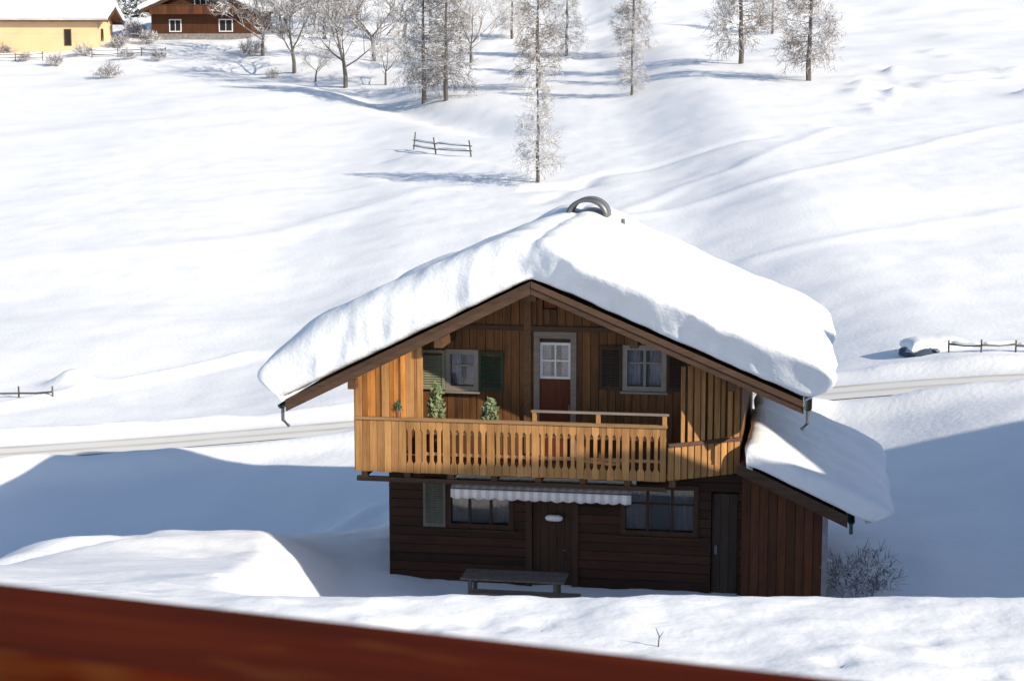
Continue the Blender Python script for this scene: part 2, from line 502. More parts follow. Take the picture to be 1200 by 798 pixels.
me.polygons.foreach_set('loop_start', (np.arange(len(quads)) * 4).astype(np.int32))
me.polygons.foreach_set('loop_total', np.full(len(quads), 4, np.int32))
me.polygons.foreach_set('use_smooth', np.ones(len(quads), bool))
me.update(); me.validate()
me.materials.append(M['snow'])
ground = bpy.data.objects.new('ground', me); COL.objects.link(ground)
tag(ground, 'snow covered ground and hillside', None, None, 'structure')

def gz(x, y): return float(height(np.array([x]), np.array([y]))[0])

# road: a sheet of packed snow a little above the ground
rxs = np.linspace(-90, 100, 260); rys = np.interp(rxs, ROADX, _ryy)
rv, rf, ruv = [], [], []
W = 1.15
for i, (a, b) in enumerate(zip(rxs, rys)):
    t = Vector((rxs[min(i + 1, 259)] - rxs[max(i - 1, 0)], rys[min(i + 1, 259)] - rys[max(i - 1, 0)], 0)).normalized()
    nrm = Vector((-t.y, t.x, 0))
    for k in range(7):
        s = (k / 6 - .5) * 2 * W
        px_, py_ = a + nrm.x * s, b + nrm.y * s
        rv.append((px_, py_)); ruv.append((k / 6, a / 3))
_rz = height(np.array([p[0] for p in rv]), np.array([p[1] for p in rv])) + .035
rv = [(p[0], p[1], float(z)) for p, z in zip(rv, _rz)]
for i in range(259):
    for k in range(6):
        q = i * 7 + k; rf.append((q, q + 7, q + 8, q + 1)[::-1])
road = obj('road', rv, rf, 'road', smooth=True)
uvl = road.data.uv_layers.new(name='UVMap')
for lp in road.data.loops: uvl.data[lp.index].uv = ruv[lp.vertex_index]
tag(road, 'packed snow road with brownish wheel tracks', None, None, 'structure')

# ------------------------------------------------------------------ the chalet
HR = math.radians(-9.54)
HO = Vector((.67, 40, 0))
_lx = Vector((math.cos(HR), math.sin(HR), 0)); _ly = Vector((-math.sin(HR), math.cos(HR), 0))
def hw(x, y, z=0): return HO + _lx * x + _ly * y + Vector((0, 0, z))

house = empty('chalet', HO, HR, 'wooden chalet with balcony and deep snow on its roof', 'house')
SL, SR = .495, .417                              # roof pitch, left and right
TOP = 7.14                                       # top of the roof deck at the ridge
def roof_top(x): return TOP - (SL * -x if x < 0 else SR * x)
def soffit(x): return roof_top(x) - .17
EL, ER = -5.47, 5.81                             # eaves
YF, YB = -1.6, 8.2
YD = 7.3                                         # back wall

def board_piece(name, x0, x1, z0, z1a, z1b, y0, y1, mat, parent):
    return MB().hexa([(x0, y0, z0), (x1, y0, z0), (x1, y1, z0), (x0, y1, z0), (x0, y0, z1a), (x1, y0, z1b), (x1, y1, z1b), (x0, y1, z1a)]).build(name, mat, parent)

def clad(parent, x0, x1, zb, ztop, openings, y0, y1, mat, w=.2, gap=.012, breaks=()):
    cuts = sorted(set([x0, x1, *breaks] + [o[0] for o in openings] + [o[1] for o in openings]))
    for a, b in zip(cuts[:-1], cuts[1:]):
        n = max(1, int(round((b - a) / w)))
        for k in range(n):
            p, q = a + (b - a) * k / n + gap / 2, a + (b - a) * (k + 1) / n - gap / 2
            mid = (p + q) / 2
            dy = random.uniform(-.006, .006)
            z = zb
            for o in sorted([o for o in openings if o[0] < mid < o[1]], key=lambda o: o[2]):
                if o[2] - z > .05: board_piece('plank', p, q, z, o[2], o[2], y0 + dy, y1, mat, parent)
                z = o[3]
            if ztop(mid) - z > .04: board_piece('plank', p, q, z, ztop(p), ztop(q), y0 + dy, y1, mat, parent)

random.seed(3)
# --- lower storey: horizontal beams round a dark core
LX0, LX1 = -3.54, 4.5
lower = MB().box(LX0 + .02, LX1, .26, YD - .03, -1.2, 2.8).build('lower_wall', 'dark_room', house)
L_OPEN = [(-2.16, -.68, 1.32, 2.42), (-.3, .78, -.6, 2.16), (1.84, 3.5, 1.32, 2.42), (3.82, 4.42, -.6, 2.3)]
zc = -.6
while zc < 2.78:
    z1 = min(zc + .21, 2.79)
    cuts = [LX0]
    spans = []
    x = LX0
    for o in sorted(L_OPEN):
        if o[2] < (zc + z1) / 2 < o[3]:
            spans.append((x, o[0])); x = o[1]
    spans.append((x, LX1))
    for a, b in spans:
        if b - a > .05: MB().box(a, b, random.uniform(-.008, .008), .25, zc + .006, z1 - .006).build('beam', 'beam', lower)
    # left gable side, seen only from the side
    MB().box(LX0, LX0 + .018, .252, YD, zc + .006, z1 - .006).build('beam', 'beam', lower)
    zc += .21

# --- upper storey: vertical planks up to the roof
UX0, UX1 = -4.1, 4.45
upper = MB().prism([(UX0 + .02, 2.8), (UX1 - .02, 2.8), (UX1 - .02, soffit(UX1 - .02) - .02), (0, soffit(0) - .02), (UX0 + .02, soffit(UX0 + .02) - .02)], .26, YD).build('upper_wall', 'dark_room', house)
U_OPEN = [(-2.16, -1.48, 4.5, 5.36), (-.12, .72, 3.0, 5.8), (1.85, 2.75, 4.6, 5.55), (.02, .34, 6.35, 6.62)]
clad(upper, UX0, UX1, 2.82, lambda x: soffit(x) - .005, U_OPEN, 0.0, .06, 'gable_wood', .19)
for s, xx in ((-1, UX0), (1, UX1)):
    yy = .065
    while yy < YD:
        MB().box(min(xx, xx - s * .019), max(xx, xx - s * .019), yy, yy + .19, 2.82, soffit(xx) - .03).build('plank', 'wall_wood', upper)
        yy += .2
MB().box(-.4, -.24, -.05, -.001, 3.0, soffit(0) - .16).build('post', 'soffit', house)
MB().box(-4.08, 4.43, -.045, -.001, 5.86, 5.97).build('tie_beam', 'fascia', house)
MB().box(.04, .32, .03, .06, 6.37, 6.6).build('vent', 'red_wood', house)
for xx in (-3.0, 2.95): pass

# --- windows
def window(x0, x1, z0, z1, mull=1, fm='frame', curtains=True, shutters=(), sh_w=.5, cm='curtain'):
    w = empty('window', (0, 0, 0), 0, parent=house)
    t = .07
    m = MB(); m.box(x0 - .04, x0 + t, -.03, .16, z0 - .04, z1 + .04); m.box(x1 - t, x1 + .04, -.03, .16, z0 - .04, z1 + .04)
    m.box(x0 + t, x1 - t, -.028, .16, z0 - .04, z0 + t); m.box(x0 + t, x1 - t, -.028, .16, z1 - t, z1 + .04)
    m.build('frame', fm, w)
    for k in range(mull):
        xm = x0 + (x1 - x0) * (k + 1) / (mull + 1)
        MB().box(xm - .03, xm + .03, .03, .12, z0 + t, z1 - t).build('mullion', fm, w)
    zt = z0 + (z1 - z0) * .62
    n = mull + 1
    for k in range(n):
        a = x0 + (x1 - x0) * k / n + (.03 if k else t); b = x0 + (x1 - x0) * (k + 1) / n - (.03 if k < n - 1 else t)
        MB().box(a, b, .04, .10, zt - .018, zt + .018).build('glazing_bar', fm, w)
        MB().box(a, b, .066, .074, z0 + t, zt - .018).build('pane', 'glass', w)
        MB().box(a, b, .066, .074, zt + .018, z1 - t).build('pane', 'glass', w)
    if curtains:
        for s in (0, 1):
            c = MB(); wd = (x1 - x0) * .34; a = x0 + .05 if s == 0 else x1 - .05 - wd
            N_ = 14
            vs = []
            for i in range(N_ + 1):
                xx = a + wd * i / N_; yy = .2 + .022 * math.sin(i * 1.9)
                vs += [(xx, yy, z0 + .04), (xx, yy, z1 - .04), (xx, yy + .008, z0 + .04), (xx, yy + .008, z1 - .04)]
            fs = []
            for i in range(N_):
                q = 4 * i; fs += [(q, q + 4, q + 5, q + 1), (q + 2, q + 3, q + 7, q + 6), (q + 1, q + 5, q + 7, q + 3), (q, q + 2, q + 6, q + 4)]
            fs += [(0, 1, 3, 2), (4 * N_, 4 * N_ + 2, 4 * N_ + 3, 4 * N_ + 1)]
            obj('curtain', vs, fs, cm, w, True)
    MB().box(x0 - .08, x1 + .08, -.1, -.031, z0 - .09, z0 - .045).build('sill', fm, w)
    for side, mat in shutters:
        a = x0 - .05 - sh_w if side < 0 else x1 + .05
        m = MB(); k = 0
        zz = z0 - .02
        m.box(a, a + .06, -.065, -.03, zz, z1 + .02); m.box(a + sh_w - .06, a + sh_w, -.065, -.03, zz, z1 + .02)
        m.box(a + .06, a + sh_w - .06, -.063, -.03, zz, zz + .07); m.box(a + .06, a + sh_w - .06, -.063, -.03, z1 - .05, z1 + .02)
        while zz + .07 + k * .055 + .05 < z1 - .05:
            q = zz + .07 + k * .055
            m.hexa([(a + .06, -.06, q), (a + sh_w - .06, -.06, q), (a + sh_w - .06, -.034, q + .03), (a + .06, -.034, q + .03),
                    (a + .06, -.06, q + .012), (a + sh_w - .06, -.06, q + .012), (a + sh_w - .06, -.034, q + .042), (a + .06, -.034, q + .042)])
            k += 1
        m.build('shutter', mat, w)
    return w
window(-2.16, -1.48, 4.5, 5.36, 0, 'frame', True, ((-1, 'olive_shutter'), (1, 'green_shutter')), .56)
window(1.85, 2.75, 4.6, 5.55, 1, 'frame', True, ((-1, 'dark_shutter'), (1, 'dark_shutter')), .5)
window(-2.16, -.68, 1.32, 2.42, 2, 'door_wood', True, ((-1, 'grey_shutter'),), .52, 'dim_curtain')
window(1.84, 3.5, 1.32, 2.42, 2, 'door_wood', True, (), .5, 'dim_curtain')

# --- balcony door with cross-barred light and red lower panel
d = empty('balcony_door', parent=house)
x0, x1, z0, z1 = -.12, .72, 3.0, 5.8
m = MB(); m.box(x0 - .06, x0 + .07, -.04, .14, z0, z1 + .05); m.box(x1 - .07, x1 + .06, -.04, .14, z0, z1 + .05); m.box(x0 + .07, x1 - .07, -.038, .14, z1 - .1, z1 + .05)
m.build('frame', 'grey_wood_x', d)
MB().box(x0 + .07, x1 - .07, .04, .09, z0, 4.78).build('panel', 'red_wood', d)
MB().box(x0 + .07, x1 - .07, .045, .09, 5.6, z1 - .1).build('panel', 'door_wood', d)
m = MB(); m.box(x0 + .07, x0 + .13, .03, .1, 4.78, 5.6); m.box(x1 - .13, x1 - .07, .03, .1, 4.78, 5.6); m.box(x0 + .13, x1 - .13, .032, .1, 4.78, 4.84); m.box(x0 + .13, x1 - .13, .032, .1, 5.54, 5.6)
m.box(.28, .32, .034, .098, 4.84, 5.54); m.box(x0 + .13, .28, .036, .096, 5.17, 5.21); m.box(.32, x1 - .13, .036, .096, 5.17, 5.21)
m.build('window_bars', 'white_frame', d)
for a, b in ((x0 + .13, .28), (.32, x1 - .13)):
    for c, e in ((4.84, 5.17), (5.21, 5.54)): MB().box(a, b, .062, .07, c, e).build('pane', 'glass', d)
for a, b in ((x0 + .1, x0 + .3), (x1 - .3, x1 - .1)):
    MB().box(a, b, .19, .2, 4.8, 5.58).build('curtain', 'curtain', d)
MB().box(x1 - .12, x1 - .09, .0, .03, 4.05, 4.2).build('handle', 'metal', d)

# --- ground floor doors and the white wall lamp
d = empty('front_door', parent=house)
m = MB(); m.box(-.36, -.22, -.04, .2, -.3, 2.2); m.box(.7, .84, -.04, .2, -.3, 2.2); m.box(-.22, .7, -.038, .2, 2.06, 2.2); m.build('frame', 'door_wood', d)
for k in range(5): MB().box(-.22 + k * .184 + .004, -.22 + (k + 1) * .184 - .004, .1, .15, -.3, 2.05).build('plank', 'door_wood', d)
MB().tube([(.58, .09, .85), (.58, .03, .85), (.48, .03, .85)], .014).build('handle', 'metal', d)
lp = empty('wall_lamp', parent=house)
MB().box(.18, .42, -.03, .12, 1.58, 1.66).build('backplate', 'metal', lp)
m = MB(); m.tube([(.10, -.1, 1.62), (.13, -.1, 1.62), (.2, -.1, 1.62), (.4, -.1, 1.62), (.47, -.1, 1.62), (.5, -.1, 1.62)], [.02, .055, .075, .075, .055, .02], 10); m.build('shade', 'lamp', lp, True)
d = empty('cellar_door', parent=house)
for k in range(3): MB().box(3.84 + k * .19, 3.84 + k * .19 + .182, .12, .17, -.3, 2.28).build('plank', 'dark_shutter', d)
MB().box(3.9, 3.96, .08, .119, .9, 1.1).build('handle', 'metal', d)

# --- balcony
bal = empty('balcony', parent=house)
BX0, BX1, BY = -4.0, 2.9, -1.2
fl = [(BX0, BY), (BX1, BY), (4.44, -.12), (4.44, -.005), (BX0, -.005)]
vs = [(x, y, 2.84) for x, y in fl] + [(x, y, 2.97) for x, y in fl]
n = len(fl)
obj('floor', vs, [tuple(reversed(range(n))), tuple(range(n, 2 * n))] + [(i, (i + 1) % n, n + (i + 1) % n, n + i) for i in range(n)], 'soffit', bal)
for k in range(8):
    xx = -3.9 + k * .98
    MB().box(xx, xx + .14, -1.12, -.01, 2.66, 2.838).build('joist', 'beam_y', bal)
MB().box(BX0, BX1, BY + .05, BY + .17, 2.56, 2.66).build('edge_beam', 'fascia', bal)
for xx in (-3.94, -1.2, 1.0, 2.7):
    pass

def shaped_board(a, b, z0, z1, notch):
    """parapet board sawn narrower through the middle, so that neighbours leave a slot"""
    w = notch
    return [(a, z0), (b, z0), (b, z0 + .2), (b - w, z0 + .27), (b - w, z1 - .24), (b, z1 - .17), (b, z1), (a, z1), (a, z1 - .17), (a + w, z1 - .24), (a + w, z0 + .27), (a, z0 + .2)]
xb = BX0
i = 0
while xb < BX1 - .05:
    w = min(.165, BX1 - xb)
    grp = (i // 4) % 3
    notch = .04 if (i % 6) not in (0,) else .0
    if xb + w > BX1 - .06 or xb < BX0 + .9: notch = 0
    pz = 2.80 + random.uniform(-.008, .008)
    MB().prism(shaped_board(xb + .004, xb + w - .004, pz, 3.97, notch), BY - .04 + random.uniform(-.004, .004), BY - .012).build('parapet_board', 'rail_wood', bal)
    xb += w; i += 1
MB().box(BX0 - .02, BX1 + .02, BY - .07, BY + .03, 3.975, 4.035).build('top_rail', 'rail_wood_x', bal)
MB().box(BX0 + 1.4, BX1, BY - .01, BY + .03, 3.2, 3.27).build('back_rail', 'rail_wood_x', bal)
MB().box(BX0 + 1.4, BX1, BY - .01, BY + .03, 3.68, 3.75).build('back_rail', 'rail_wood_x', bal)
MB().box(-.05, BX1 + .05, BY - .045, BY + .035, 4.24, 4.285).build('hand_rail', 'grey_wood_x', bal)
for xx in (.02, 1.42, 2.86):
    MB().box(xx - .045, xx + .045, BY - .035, BY + .035, 4.036, 4.239).build('rail_post', 'rail_wood', bal)
# chamfered right corner
cv = Vector((4.44 - BX1, -.12 - BY, 0)); cl = cv.length; cd = cv.normalized(); cn = Vector((cd.y, -cd.x, 0))
def oblique(name, s0, s1, z0, z1, o0, o1, mat, dz=0.0):
    p = [Vector((BX1, BY, 0)) + cd * s + cn * o for s, o in ((s0, o1), (s1, o1), (s1, o0), (s0, o0))]
    d0, d1 = dz * s0, dz * s1
    return MB().hexa([(p[0].x, p[0].y, z0 + d0), (p[1].x, p[1].y, z0 + d1), (p[2].x, p[2].y, z0 + d1), (p[3].x, p[3].y, z0 + d0),
                      (p[0].x, p[0].y, z1 + d0), (p[1].x, p[1].y, z1 + d1), (p[2].x, p[2].y, z1 + d1), (p[3].x, p[3].y, z1 + d0)]).build(name, mat, bal)
nb = 11
for k in range(nb):
    s0 = .03 + (cl - .03) * k / nb; s1 = .03 + (cl - .03) * (k + 1) / nb - .03
    oblique('parapet_board', s0, s1, 2.82, 3.55, .012, .04, 'rail_wood')
oblique('top_rail', .03, cl, 3.553, 3.63, -.02, .07, 'fascia')
for k in range(9):
    s0 = .35 + k * .17
    if s0 + .09 > cl: break
    pt = Vector((BX1, BY, 0)) + cd * s0
    oblique('screen_slat', s0, s0 + .09 + .02 * (k % 3), 3.635, min(soffit(pt.x) - .08, 5.3), .0, .03, 'rail_wood')
# tall boarded screen at the left end
xb = BX0
k = 0
while xb < BX0 + 1.40:
    w = [.16, .12, .19, .14, .17, .1][k % 6]
    w = min(w, BX0 + 1.41 - xb)
    if w < .05: break
    z0b, z1b = 4.04, soffit(xb) - .03
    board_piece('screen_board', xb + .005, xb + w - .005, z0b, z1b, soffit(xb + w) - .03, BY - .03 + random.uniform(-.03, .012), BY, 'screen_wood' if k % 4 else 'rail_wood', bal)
    xb += w; k += 1
for k in range(6):
    yy = BY + .004 + k * .198
    MB().box(BX0 - .03, BX0, yy, yy + .19, 2.8, soffit(BX0) - .04).build('screen_board', 'screen_wood', bal)
MB().box(BX0 + 1.41, BX0 + 1.52, BY - .03, BY + .08, 2.972, soffit(BX0 + 1.5) - .12).build('post', 'rail_wood', bal)

# --- awning under the balcony
aw = empty('awning', parent=house)
AX0, AX1 = -1.92, 2.12
MB().box(AX0 - .03, AX1 + .03, -.2, -.012, 2.46, 2.56).build('cassette', 'white_frame', aw)
vs, fs = [], []
N_ = 64
for i in range(N_ + 1):
    x = AX0 + (AX1 - AX0) * i / N_
    sc = .035 * abs(math.sin(i * math.pi / 4)) + .008 * math.sin(i * .7)
    for y, z in ((-.18, 2.5), (-.5, 2.475), (-.86, 2.42 + .006 * math.sin(i * .9)), (-.88, 2.36), (-.875 + .012 * math.sin(i * 1.3), 2.20 - sc)):
        vs.append((x, y, z))
for i in range(N_):
    for j in range(4):
        q = i * 5 + j; fs.append((q, q + 1, q + 6, q + 5))
c = obj('canopy', vs, fs, 'awning', aw, True)
sm = c.modifiers.new('thick', 'SOLIDIFY'); sm.thickness = .008
MB().tube([(AX0, -.86, 2.40), (AX1, -.86, 2.40)], .018).build('front_bar', 'metal', aw)
for xx in (AX0 + .3, AX1 - .3):
    MB().tube([(xx, -.05, 2.36), (xx + .2, -.45, 2.38), (xx, -.84, 2.39)], .015).build('arm', 'metal', aw)

# --- roof: deck, verge boards, purlins, gutters
roof = empty('roof', parent=house)
def slope_slab(side, y0, y1, t0, t1, name, mat, parent, xa=0.0, xb=None):
    xe = xb if xb is not None else (EL if side < 0 else ER)
    zt = roof_top
    a, b = (xe, xa) if side < 0 else (xa, xe)
    return MB().prism([(a, zt(a) - t1), (b, zt(b) - t1), (b, zt(b) - t0), (a, zt(a) - t0)], y0, y1).build(name, mat, parent)
for s in (-1, 1):
    xe = EL if s < 0 else ER
    nb_ = 20
    # soffit boards running along the eave
    for k in range(nb_):
        a = xe * k / nb_; b = xe * (k + 1) / nb_ - .012 * s
        slope_slab(s, YF + .03, YB, .03, .165, 'roof_board', 'soffit', roof, a + (.004 * s if k == 0 else 0), b)
    vb = slope_slab(s, YF - .03, YF + .027, 0, .27, 'verge_board', 'fascia', roof, .006 * s)
    slope_slab(s, YF - .055, YF - .032, -.01, .12, 'verge_board', 'fascia', roof, .006 * s)
    slope_slab(s, YB + .003, YB + .05, 0, .27, 'verge_board', 'fascia', roof, .006 * s)
for xx in (-5.1, -4.0, -2.05, 0, 2.2, 4.3, 5.3):
    if abs(xx) > 4.6: continue
    MB().box(xx - .09, xx + .09, YF + .1, -.002, soffit(xx) - .26 - .05 * (xx != 0), soffit(xx) - .055 - .05 * (xx != 0)).build('purlin', 'beam_y', roof)
for k in range(5):
    yy = YF + .25 + k * .3
    for s in (-1, 1):
        if yy < -.12:
            slope_slab(s, yy, yy + .1, .17, .27, 'rafter', 'beam_y', roof, .12 * s, (EL + .05 if s < 0 else ER - .05))
for s, xe in ((-1, EL), (1, ER)):
    zz = roof_top(xe) - .12
    g = MB(); cx = xe + s * .09
    prof = [(cx + .085 * math.cos(a), zz + .085 * math.sin(a)) for a in np.linspace(math.pi, 2 * math.pi, 9)]
    inner = [(cx + .072 * math.cos(a), zz + .072 * math.sin(a)) for a in np.linspace(2 * math.pi, math.pi, 9)]
    g.prism(prof + inner, YF - .06, YB)
    gt = g.build('gutter', 'copper', roof)
    m = MB(); m.tube([(cx, YF + .05, zz - .05), (cx, YF + .05, zz - .35), (cx - s * .12, YF + .12, zz - .5)], .04, 8); m.build('downspout', 'metal', gt)
MB().tube([(-4.17, -.1, soffit(-4.1) - .1), (-4.17, -.1, 2.9)], .045, 8).build('downpipe', 'copper', roof)

# --- chimney with a bent metal hood
ch = empty('chimney', parent=house)
cy0, cy1 = 5.75, 6.45
MB().box(-.2, .75, cy0, cy1, 6.6, 7.98).build('shaft', 'plaster', ch)
vs, fs = [], []
A = np.linspace(math.radians(-8), math.radians(188), 25)
for y in (cy0 - .12, cy1 + .12):
    for r_ in (1.0, .80):
        for a in A: vs.append((.275 + .53 * r_ * math.cos(a), y, 8.0 + .46 * math.sin(a) * (r_ if r_ == 1 else .78)))
n = len(A)
for i in range(n - 1):
    fs += [(i, i + 1, n + i + 1, n + i), (2 * n + i, 3 * n + i, 3 * n + i + 1, 2 * n + i + 1), (i, 2 * n + i, 2 * n + i + 1, i + 1), (n + i, n + i + 1, 3 * n + i + 1, 3 * n + i)]
fs += [(0, n, 3 * n, 2 * n), (n - 1, 3 * n - 1, 4 * n - 1, 2 * n - 1)]
obj('hood', vs, fs, 'metal', ch, True)
MB().tube([(1.15, 6.1, 6.4), (1.15, 6.1, 7.92)], .05, 8).build('vent_pipe', 'metal', roof)

# --- annex under a lean-to roof
an = empty('annex', parent=house)
AXL, AXR, AYF, AYB = 4.52, 6.37, -.2, 6.0
def an_top(x): return 3.16 - .46 * (x - 4.4)
core = MB().prism([(AXL, -1), (AXR - .03, -1), (AXR - .03, an_top(AXR) - .24), (AXL, an_top(AXL) - .24)], AYF + .05, AYB).build('annex_wall', 'dark_room', an)
clad(an, AXL - .02, AXR - .1, -.6, lambda x: an_top(x) - .2, [], AYF, AYF + .045, 'annex_wood', .19)
MB().box(AXR - .1, AXR + .02, AYF - .02, AYF + .1, -.6, an_top(AXR) - .22).build('corner_post', 'post_lilac', an)
yy = AYF + .11
while yy < AYB:
    MB().box(AXR - .028, AXR, yy, yy + .19, -.6, an_top(AXR) - .22).build('plank', 'annex_wood', an); yy += .2
ARX = 6.8
for k in range(8):
    a = 4.47 + (ARX - 4.47) * k / 8; b = 4.47 + (ARX - 4.47) * (k + 1) / 8 - .01
    MB().prism([(a, an_top(a) - .17), (b, an_top(b) - .17), (b, an_top(b) - .03), (a, an_top(a) - .03)], -.6, 6.4).build('roof_board', 'soffit', an)
MB().prism([(4.4, an_top(4.4) - .26), (ARX, an_top(ARX) - .26), (ARX, an_top(ARX)), (4.4, an_top(4.4))], -.66, -.603).build('verge_board', 'fascia', an)
zz = an_top(ARX) - .1
prof = [(ARX + .08 + .08 * math.cos(a), zz + .08 * math.sin(a)) for a in np.linspace(math.pi, 2 * math.pi, 9)] + [(ARX + .08 + .068 * math.cos(a), zz + .068 * math.sin(a)) for a in np.linspace(2 * math.pi, math.pi, 9)]
gt = MB().prism(prof, -.68, 6.4).build('gutter', 'copper', an)
MB().tube([(ARX + .08, -.6, zz - .05), (ARX + .08, -.6, zz - .3)], .04, 8).build('downspout', 'copper', gt)

# ------------------------------------------------------------------ snow on roofs
def snow_cap(name, base, x0, x1, y0, y1, T, bulge, label, prof_front=None, nxm=70, nym=60, loc=None, rz=0, amp=.09, seed=0, cat='snow', lip=None, tfun=None, crown=0.0, bl=1.0):
    """a closed slab of snow over base(x): rounded shoulders, swollen eaves"""
    xin = list(np.linspace(x0 + .75, x1 - .75, nxm)); yin = list(np.linspace(y0 + .6, y1 - .6, nym))
    # edge profile: (distance inwards, height factor)
    e = [(.12, 0), (.0, .10), (-bulge * .7, .28), (-bulge, .50), (-bulge * .75, .70), (-bulge * .1, .87), (.18, .955), (.42, .99)]
    ef = [(.04, 0), (-.005, .10), (-.02, .28), (-.04, .50), (-.03, .70), (.04, .86), (.16, .955), (.36, .99)]
    cols = [(x0 + a, h) for a, h in e] + [(x, 1) for x in xin] + [(x1 - a, h) for a, h in reversed(e)]
    rows = [(y0 + a, h, k) for k, (a, h) in enumerate(ef)] + [(y, 1, -1) for y in yin] + [(y1 - a, h, -1) for a, h in reversed(ef)]
    V, Fc = [], []
    for j, (y, hy, k) in enumerate(rows):
        for i, (x, hx) in enumerate(cols):
            yy, hh = y, min(hx, hy) * (.55 + .45 * max(hx, hy))
            if k >= 0 and lip:
                y2, hh = lip(x, y, hy, k, hh); yy = y + (y2 - y) * min(1, hx * 1.3)
            if x < x0: x = x0 + (x - x0) * bl * min(1, hy * 1.2)
            if x > x1: x = x1 + (x - x1) * min(1, hy * 1.2)
            xb_ = min(max(x, x0 + .12), x1 - .12)
            p = Vector((x, yy, 0))
            q = Vector((x * .55 + seed, yy * .55, hh * 1.4))
            t = T * (1 + .16 * mnoise.noise(q * .6)) * (tfun(x, yy) if tfun else 1)
            z = base(xb_) + .004 + t * hh - (abs(x - xb_) * .3 * hh) - crown * hh * (math.sqrt(x * x + .36) - abs(x) - .10)
            if hh > 0: z += amp * .35 * mnoise.noise(q * 5.5 + Vector((3, 1, 0))) * (1 if hy < 1 else .25)
            if 0 < hh:
                wv = min(1, hh * 4)
                yy += amp * (1.5 * mnoise.noise(q * 2.2 + Vector((9, 0, 0))) + 1.1 * mnoise.noise(q * 5.1) + .6 * mnoise.noise(q * 11.0)) * wv * (1 - (hy if hy < 1 else .9))
                z += amp * .5 * mnoise.noise(q * 2.0) * wv
                x_ = x + amp * mnoise.noise(q * 1.8 + Vector((0, 5, 0))) * wv * (0 if hx == 1 else 1)
            else: x_ = x
            V.append((x_, yy, z))
    nc, nr = len(cols), len(rows)
    for j in range(nr - 1):
        for i in range(nc - 1):
            q = j * nc + i; Fc.append((q, q + 1, q + nc + 1, q + nc))
    # underside follows the deck
    b = len(V)
    for j, (y, hy, k) in enumerate(rows):
        for i, (x, hx) in enumerate(cols):
            if i in (0, nc - 1) or j in (0, nr - 1): continue
    # closing: bottom strips between first/last row, column by column
    for i in range(nc - 1):
        Fc.append((i + 1, i, (nr - 1) * nc + i, (nr - 1) * nc + i + 1))
    o = obj(name, V, Fc, 'roof_snow', None, True)
    o.location = loc if loc is not None else HO; o.rotation_euler = (0, 0, rz)
    sb = o.modifiers.new('subd', 'SUBSURF'); sb.levels = 1; sb.render_levels = 1
    return tag(o, label, cat)

def main_base(x):
    return roof_top(x) - (.0 if abs(x) > .5 else .0)
def main_lip(x, y, hy, k, hh):
    # the right half of the front face leans out like a cornice, the left half leans back
    r = 1 / (1 + math.exp(-(x - .3) * 4))
    lean_out = [.03, .03, -.02, -.14, -.28, -.40, -.34, .05][k]
    lean_back = [.0, .03, .06, .09, .13, .19, .26, .19][k]
    return y + (lean_out * r + lean_back * (1 - r)), hh
def main_t(x, y):
    return (1.24 + .03 * min(-x, 4.9) if x < 0 else 1.24 - .10 * ss(0, 1.5, x)) + .14 * math.exp(-(x / 1.1) ** 2)
snow_cap('roof_snow', main_base, EL - .18, ER + .12, YF - .06, YB + .1, .98, .58, 'thick white snow blanket lying over the chalet roof', lip=main_lip, loc=HO, rz=HR, tfun=main_t, crown=1.0, nxm=120, nym=60, amp=.13)
def an_base(x): return an_top(x)
snow_cap('roof_snow', an_base, 4.62, 7.3, -.66, 6.5, .72, .55, 'rounded shaded snow drift on the lean-to annex roof', nxm=24, nym=40, loc=HO, rz=HR, seed=33, bl=.1)
# small caps

